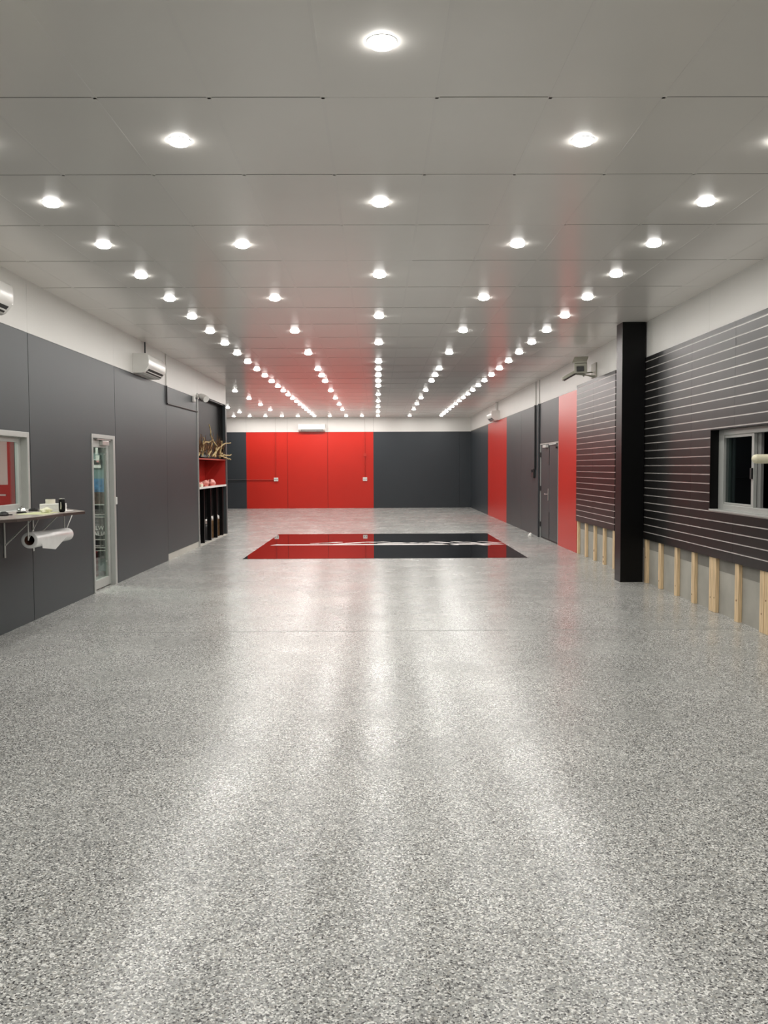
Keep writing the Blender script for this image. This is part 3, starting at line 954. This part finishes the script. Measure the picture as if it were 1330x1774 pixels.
# ------------------------------------------------------------------ glossy black square on the floor
pt = thing('glossy_floor_square', 'mirror glossy black square laid on the flake floor before the far wall', 'floor panel', (.13, 17.9, 0))
bm = new_bm(); add_box(bm, -2.49, 2.49, -2.80, 2.79, .0003, .004); obj('sheet', bm, M['black_gloss'], pt)
bm = new_bm()
add_prism(bm, [(-2.33, -.20), (2.48, -.20), (2.36, -.02), (2.0, .03), (-2.0, .0), (-2.22, .04)], .0042, .0050)
obj('white_stripe', bm, M['stripe'], pt)
rnd = random.Random(12)
bm = new_bm()
x = -1.55
while x < 2.0:
    L = rnd.uniform(.3, .8)
    y = rnd.uniform(.10, .45) if rnd.random() < .7 else rnd.uniform(-.32, -.16)
    w = rnd.uniform(.05, .12)
    N = 6
    up, lo = [], []
    for i in range(N + 1):
        t = i / N
        yy = y + .12 * math.sin(t * 3 + x)
        ww = w * math.sin(math.pi * min(max(t, .06), .94))
        up.append((x + L * t, yy + ww)); lo.append((x + L * t, yy - ww))
    add_prism(bm, up[::-1] + lo, .0042, .0050)
    x += L * rnd.uniform(.35, .8)
obj('wavy_marking', bm, M['stripe'], pt)

# ------------------------------------------------------------------ service counter and things on it
ZC = 1.17
ct = thing('counter_shelf', 'long laminate counter shelf under the left service window', 'shelf', (XL, 8.3, ZC))
poly = [(XL, 6.9), (-3.32, 6.95), (-3.17, 7.28), (-3.08, 7.42), (-3.02, 7.7), (-3.01, 8.31), (-2.93, 8.70), (-3.30, 9.22), (XL, 9.62)]
bm = new_bm(); add_prism(bm, [(a - XL, b - 8.3) for a, b in poly], -.005, 0); obj('top', bm, M['laminate'], ct)
c0 = (-3.3, 8.3)
bm = new_bm(); add_prism(bm, [(a - XL + (.001 if i not in (0, 8) else 0), b - 8.3) for i, (a, b) in enumerate(poly)], -.030, -.0052); obj('edging', bm, M['counter_edge'], ct)
for y in (7.3, 8.4, 9.1):
    bm = new_bm()
    add_box(bm, .001, .007, y - 8.3 - .014, y - 8.3 + .014, -.44, -.031)
    add_box(bm, .001, .36, y - 8.3 - .012, y - 8.3 + .012, -.037, -.031)
    add_tube(bm, [(.006, y - 8.3, -.32), (.30, y - 8.3, -.035)], .007, 8)
    obj('bracket', bm, M['conduit_white'], ct)

fr = thing('film_roll', 'roll of clear white plastic film hanging under the counter', 'roll', (-3.22, 8.5, .92))
A, B = Vector((-3.20, 7.97, .937)), Vector((-3.25, 9.10, .908))
A, B = A - Vector((-3.22, 8.5, .92)), B - Vector((-3.22, 8.5, .92))
bm = new_bm()
seg = 32
dv = (B - A).normalized()
u = dv.cross(Vector((0, 0, 1))).normalized()
w = u.cross(dv)


def ring(p, r):
    return [bm.verts.new(p + (u * math.cos(2 * math.pi * k / seg) + w * math.sin(2 * math.pi * k / seg)) * r) for k in range(seg)]


rr = [ring(A + dv * .25, .045), ring(A, .047), ring(A - dv * .002, .060), ring(A + dv * .004, .074), ring(A + dv * .03, .078),
      ring(A.lerp(B, .5), .071), ring(B - dv * .02, .066), ring(B, .058), ring(B + dv * .001, .03)]
for a, b in zip(rr, rr[1:]):
    for k in range(seg):
        bm.faces.new((a[k], a[(k + 1) % seg], b[(k + 1) % seg], b[k]))
obj('film', bm, M['film'], fr, smooth=True)
bm = new_bm()
add_tube(bm, [A + dv * .006, B - dv * .01], .044, 24, caps=False)
add_tube(bm, [A + dv * .3, A + dv * .31], .043, 24)
obj('core', bm, M['card'], fr, smooth=True)
bm = new_bm()
q = [A + dv * .10 + u * .075, A + dv * .92 + u * .069, A + dv * .55 + u * .06 - w * .12, A + dv * .20 + u * .055 - w * .085]
f = [bm.verts.new(p) for p in q] + [bm.verts.new(p - u * .003) for p in q]
for idx in ((0, 1, 2, 3), (7, 6, 5, 4), (0, 4, 5, 1), (1, 5, 6, 2), (2, 6, 7, 3), (3, 7, 4, 0)):
    bm.faces.new([f[i] for i in idx])
obj('loose_flap', bm, M['film'], fr)
for p in (A + dv * -.02, B - dv * .10):
    bm = new_bm()
    top = ZC - .031 - .92
    add_tube(bm, [(p.x, p.y, top), (p.x, p.y, p.z)], .006, 8)
    add_tube(bm, [(p.x + .02, p.y + .22, top), (p.x, p.y, p.z + .01)], .005, 8)
    obj('hanger', bm, M['conduit_white'], fr, smooth=True)

be = thing('service_bell', 'chrome desk bell with black base on the counter below the window', 'bell', (-3.40, 8.30, ZC))
bm = new_bm(); add_lathe(bm, [(0, 0), (.045, 0), (.046, .010), (.040, .014), (0, .014)], 24); obj('base', bm, M['plastic_dark'], be, smooth=True)
bm = new_bm(); add_lathe(bm, [(.042, .018), (.040, .032), (.030, .048), (.014, .055), (0, .056)], 24); obj('dome', bm, M['chrome'], be, smooth=True)
bm = new_bm(); add_lathe(bm, [(0, .055), (.006, .055), (.006, .066), (.009, .069), (0, .072)], 12); obj('plunger', bm, M['chrome'], be, smooth=True)

bc = thing('black_case', 'black rounded case on the counter at the left photo edge', 'case', (-3.38, 7.86, ZC), .2)
bm = new_bm(); add_lathe(bm, [(0, 0), (.05, 0), (.055, .012), (.048, .028), (.02, .038), (0, .039)], 20)
for v in bm.verts:
    v.co.x *= .8
obj('shell', bm, M['plastic_dark'], bc, smooth=True)
bm = new_bm(); add_box(bm, .03, .075, -.012, .012, .004, .014); obj('clip', bm, M['plastic_dark'], bc, bevel=.003)

dp = thing('black_pouch', 'flat black pouch lying on the counter behind the desk bell', 'pouch', (-3.47, 8.78, ZC), .3)
bm = new_bm(); add_box(bm, -.045, .045, -.10, .10, 0, .022); obj('pouch', bm, M['plastic_dark'], dp, bevel=.009)
bm = new_bm(); add_box(bm, -.02, .02, -.10, -.02, .0221, .026); obj('flap', bm, M['black'], dp)

ys_ = tag(boxes('note_sheet', [(-3.36, -3.10, 8.05, 8.50, ZC, ZC + .0015)], M['yellow_sheet']), 'pale yellow sheet lying flat on the counter under crumpled tissue', 'sheet')
tag(lump('crumpled_tissue', 'tissue', (-3.19, 8.37, ZC + .0015), (.048, .075, .030), 61, amp=.3), 'crumpled cream tissue on the counter before the white leaflets', 'tissue')
tag(boxes('paper_sheet', [(-3.17, -3.08, 8.66, 8.80, ZC, ZC + .003)], M['paper']), 'small white paper lying on the far tip of the counter', 'sheet')
for k in range(4):
    o = tag(boxes('leaflet_box', [(-3.335, -3.145 - .002 * (k % 2), 8.58, 8.80, ZC + .019 * k, ZC + .019 * k + .0175)], M['paper'], bevel=.001),
            'flat white leaflet box on the counter, ' + ['lowest of its stack', 'second from the bottom of its stack', 'second from the top of its stack', 'topmost of its stack under the tape'][k],
            'leaflet box', 'stack of white leaflet boxes on the counter')
tp = thing('tape_roll', 'cream masking tape roll lying on the white leaflet boxes', 'tape', (-3.265, 8.68, ZC + .0745))
bm = new_bm(); add_lathe(bm, [(.030, 0), (.046, 0), (.047, .002), (.047, .042), (.046, .044), (.030, .044), (.030, 0)], 28); obj('tape', bm, M['tape'], tp, smooth=True)
bm = new_bm(); add_lathe(bm, [(.027, 0.001), (.0298, .001), (.0298, .043), (.027, .043), (.027, .001)], 28); obj('core', bm, M['card'], tp, smooth=True)
cn = thing('drink_can', 'tall black drink can standing near the tip of the counter', 'can', (-3.085, 8.50, ZC))
bm = new_bm(); add_lathe(bm, [(0, .004), (.022, 0), (.029, .008), (.031, .014), (.031, .118), (.026, .128)], 24); obj('body', bm, M['black'], cn, smooth=True)
bm = new_bm(); add_lathe(bm, [(.026, .128), (.027, .132), (.025, .133), (.024, .129), (0, .128)], 24); obj('lid', bm, M['chrome'], cn, smooth=True)
bm = new_bm()
add_prism(bm, [(-.006, .03), (.004, .028), (.008, .06), (.003, .10), (-.004, .098)], -.0320, -.0300, axis='y')
obj('print', bm, M['alu'], cn)

# ------------------------------------------------------------------ ceiling downlights
lamp0 = thing('ceiling_downlight', '', 'downlight', (0, 0, H), 0, 'round ceiling downlights')
bm = new_bm()
add_lathe(bm, [(.0635, 0), (.070, 0), (.0705, -.001), (.0695, -.0025), (.065, -.003), (.0635, -.002), (.0635, 0)], 28)
obj('trim_ring', bm, M['ring'], lamp0, smooth=True)
bm = new_bm()
add_lathe(bm, [(.063, -.001), (.063, -.006), (.060, -.013), (.053, -.020), (.042, -.025), (.026, -.0285), (.010, -.030), (0, -.030)], 28)
obj('diffuser', bm, M['lamp'], lamp0, smooth=True)
ld = bpy.data.lights.new('beam', 'AREA')
ld.shape = 'DISK'
ld.size = .085
ld.energy = BEAM
ld.spread = math.radians(SPREAD)
ld.color = (1.0, 0.972, 0.928)
lo_ = bpy.data.objects.new('beam', ld)
COL.objects.link(lo_)
lo_.parent = lamp0
lo_.location = (0, 0, -.032)
first = [True]


def lamp(x, k, label):
    loc = (x, 4.075 + DY * k, H)
    if first[0]:
        lamp0.location = loc
        lamp0['label'] = label
        first[0] = False
    else:
        dup(lamp0, loc, None, label)


def row(x, ks, name):
    ks = sorted(ks)
    vis = [k for k in ks if k >= 0]
    for k in ks:
        if k < 0:  # out-of-view lamps added to light the near end
            lamp(x, k, 'unseen downlight added overhead for light in %s' % name)
        else:
            lamp(x, k, 'round ceiling downlight, %s from the camera in %s' % (ORD[vis.index(k)], name))


row(.03, [-4, -2, 0, 2, 4, 6, 8, 10, 11, 12, 13, 14, 16, 18, 20, 22, 24], 'the centre row')
row(1.235, [-3, -1, 1, 3, 5, 7, 9, 11, 12, 13, 15, 17, 19, 21, 24], 'the row just right of centre')
row(-1.17, [-3, -1, 1, 3, 5, 7, 9, 11, 12, 13, 15, 17, 19, 21, 24], 'the row just left of centre')
row(2.43, [-3, -1] + list(range(1, 25)), 'the dense row along the right wall')
row(-2.377, [-3, -1] + list(range(1, 25)), 'the dense row along the left wall')
row(-3.60, [15, 17, 19, 21, 24], 'the short row past the recess')
row(-4.82, [16, 18, 20, 22, 24], 'the far left row')
for x, w in ((-5.42, 'leftmost in view'), (-4.22, 'third from the left'), (-3.0, 'fifth from the left'), (-1.79, 'above the far air conditioner'), (-.57, 'just left of the centre row')):
    lamp(x, 24, 'round ceiling downlight of the last cross row, ' + w)
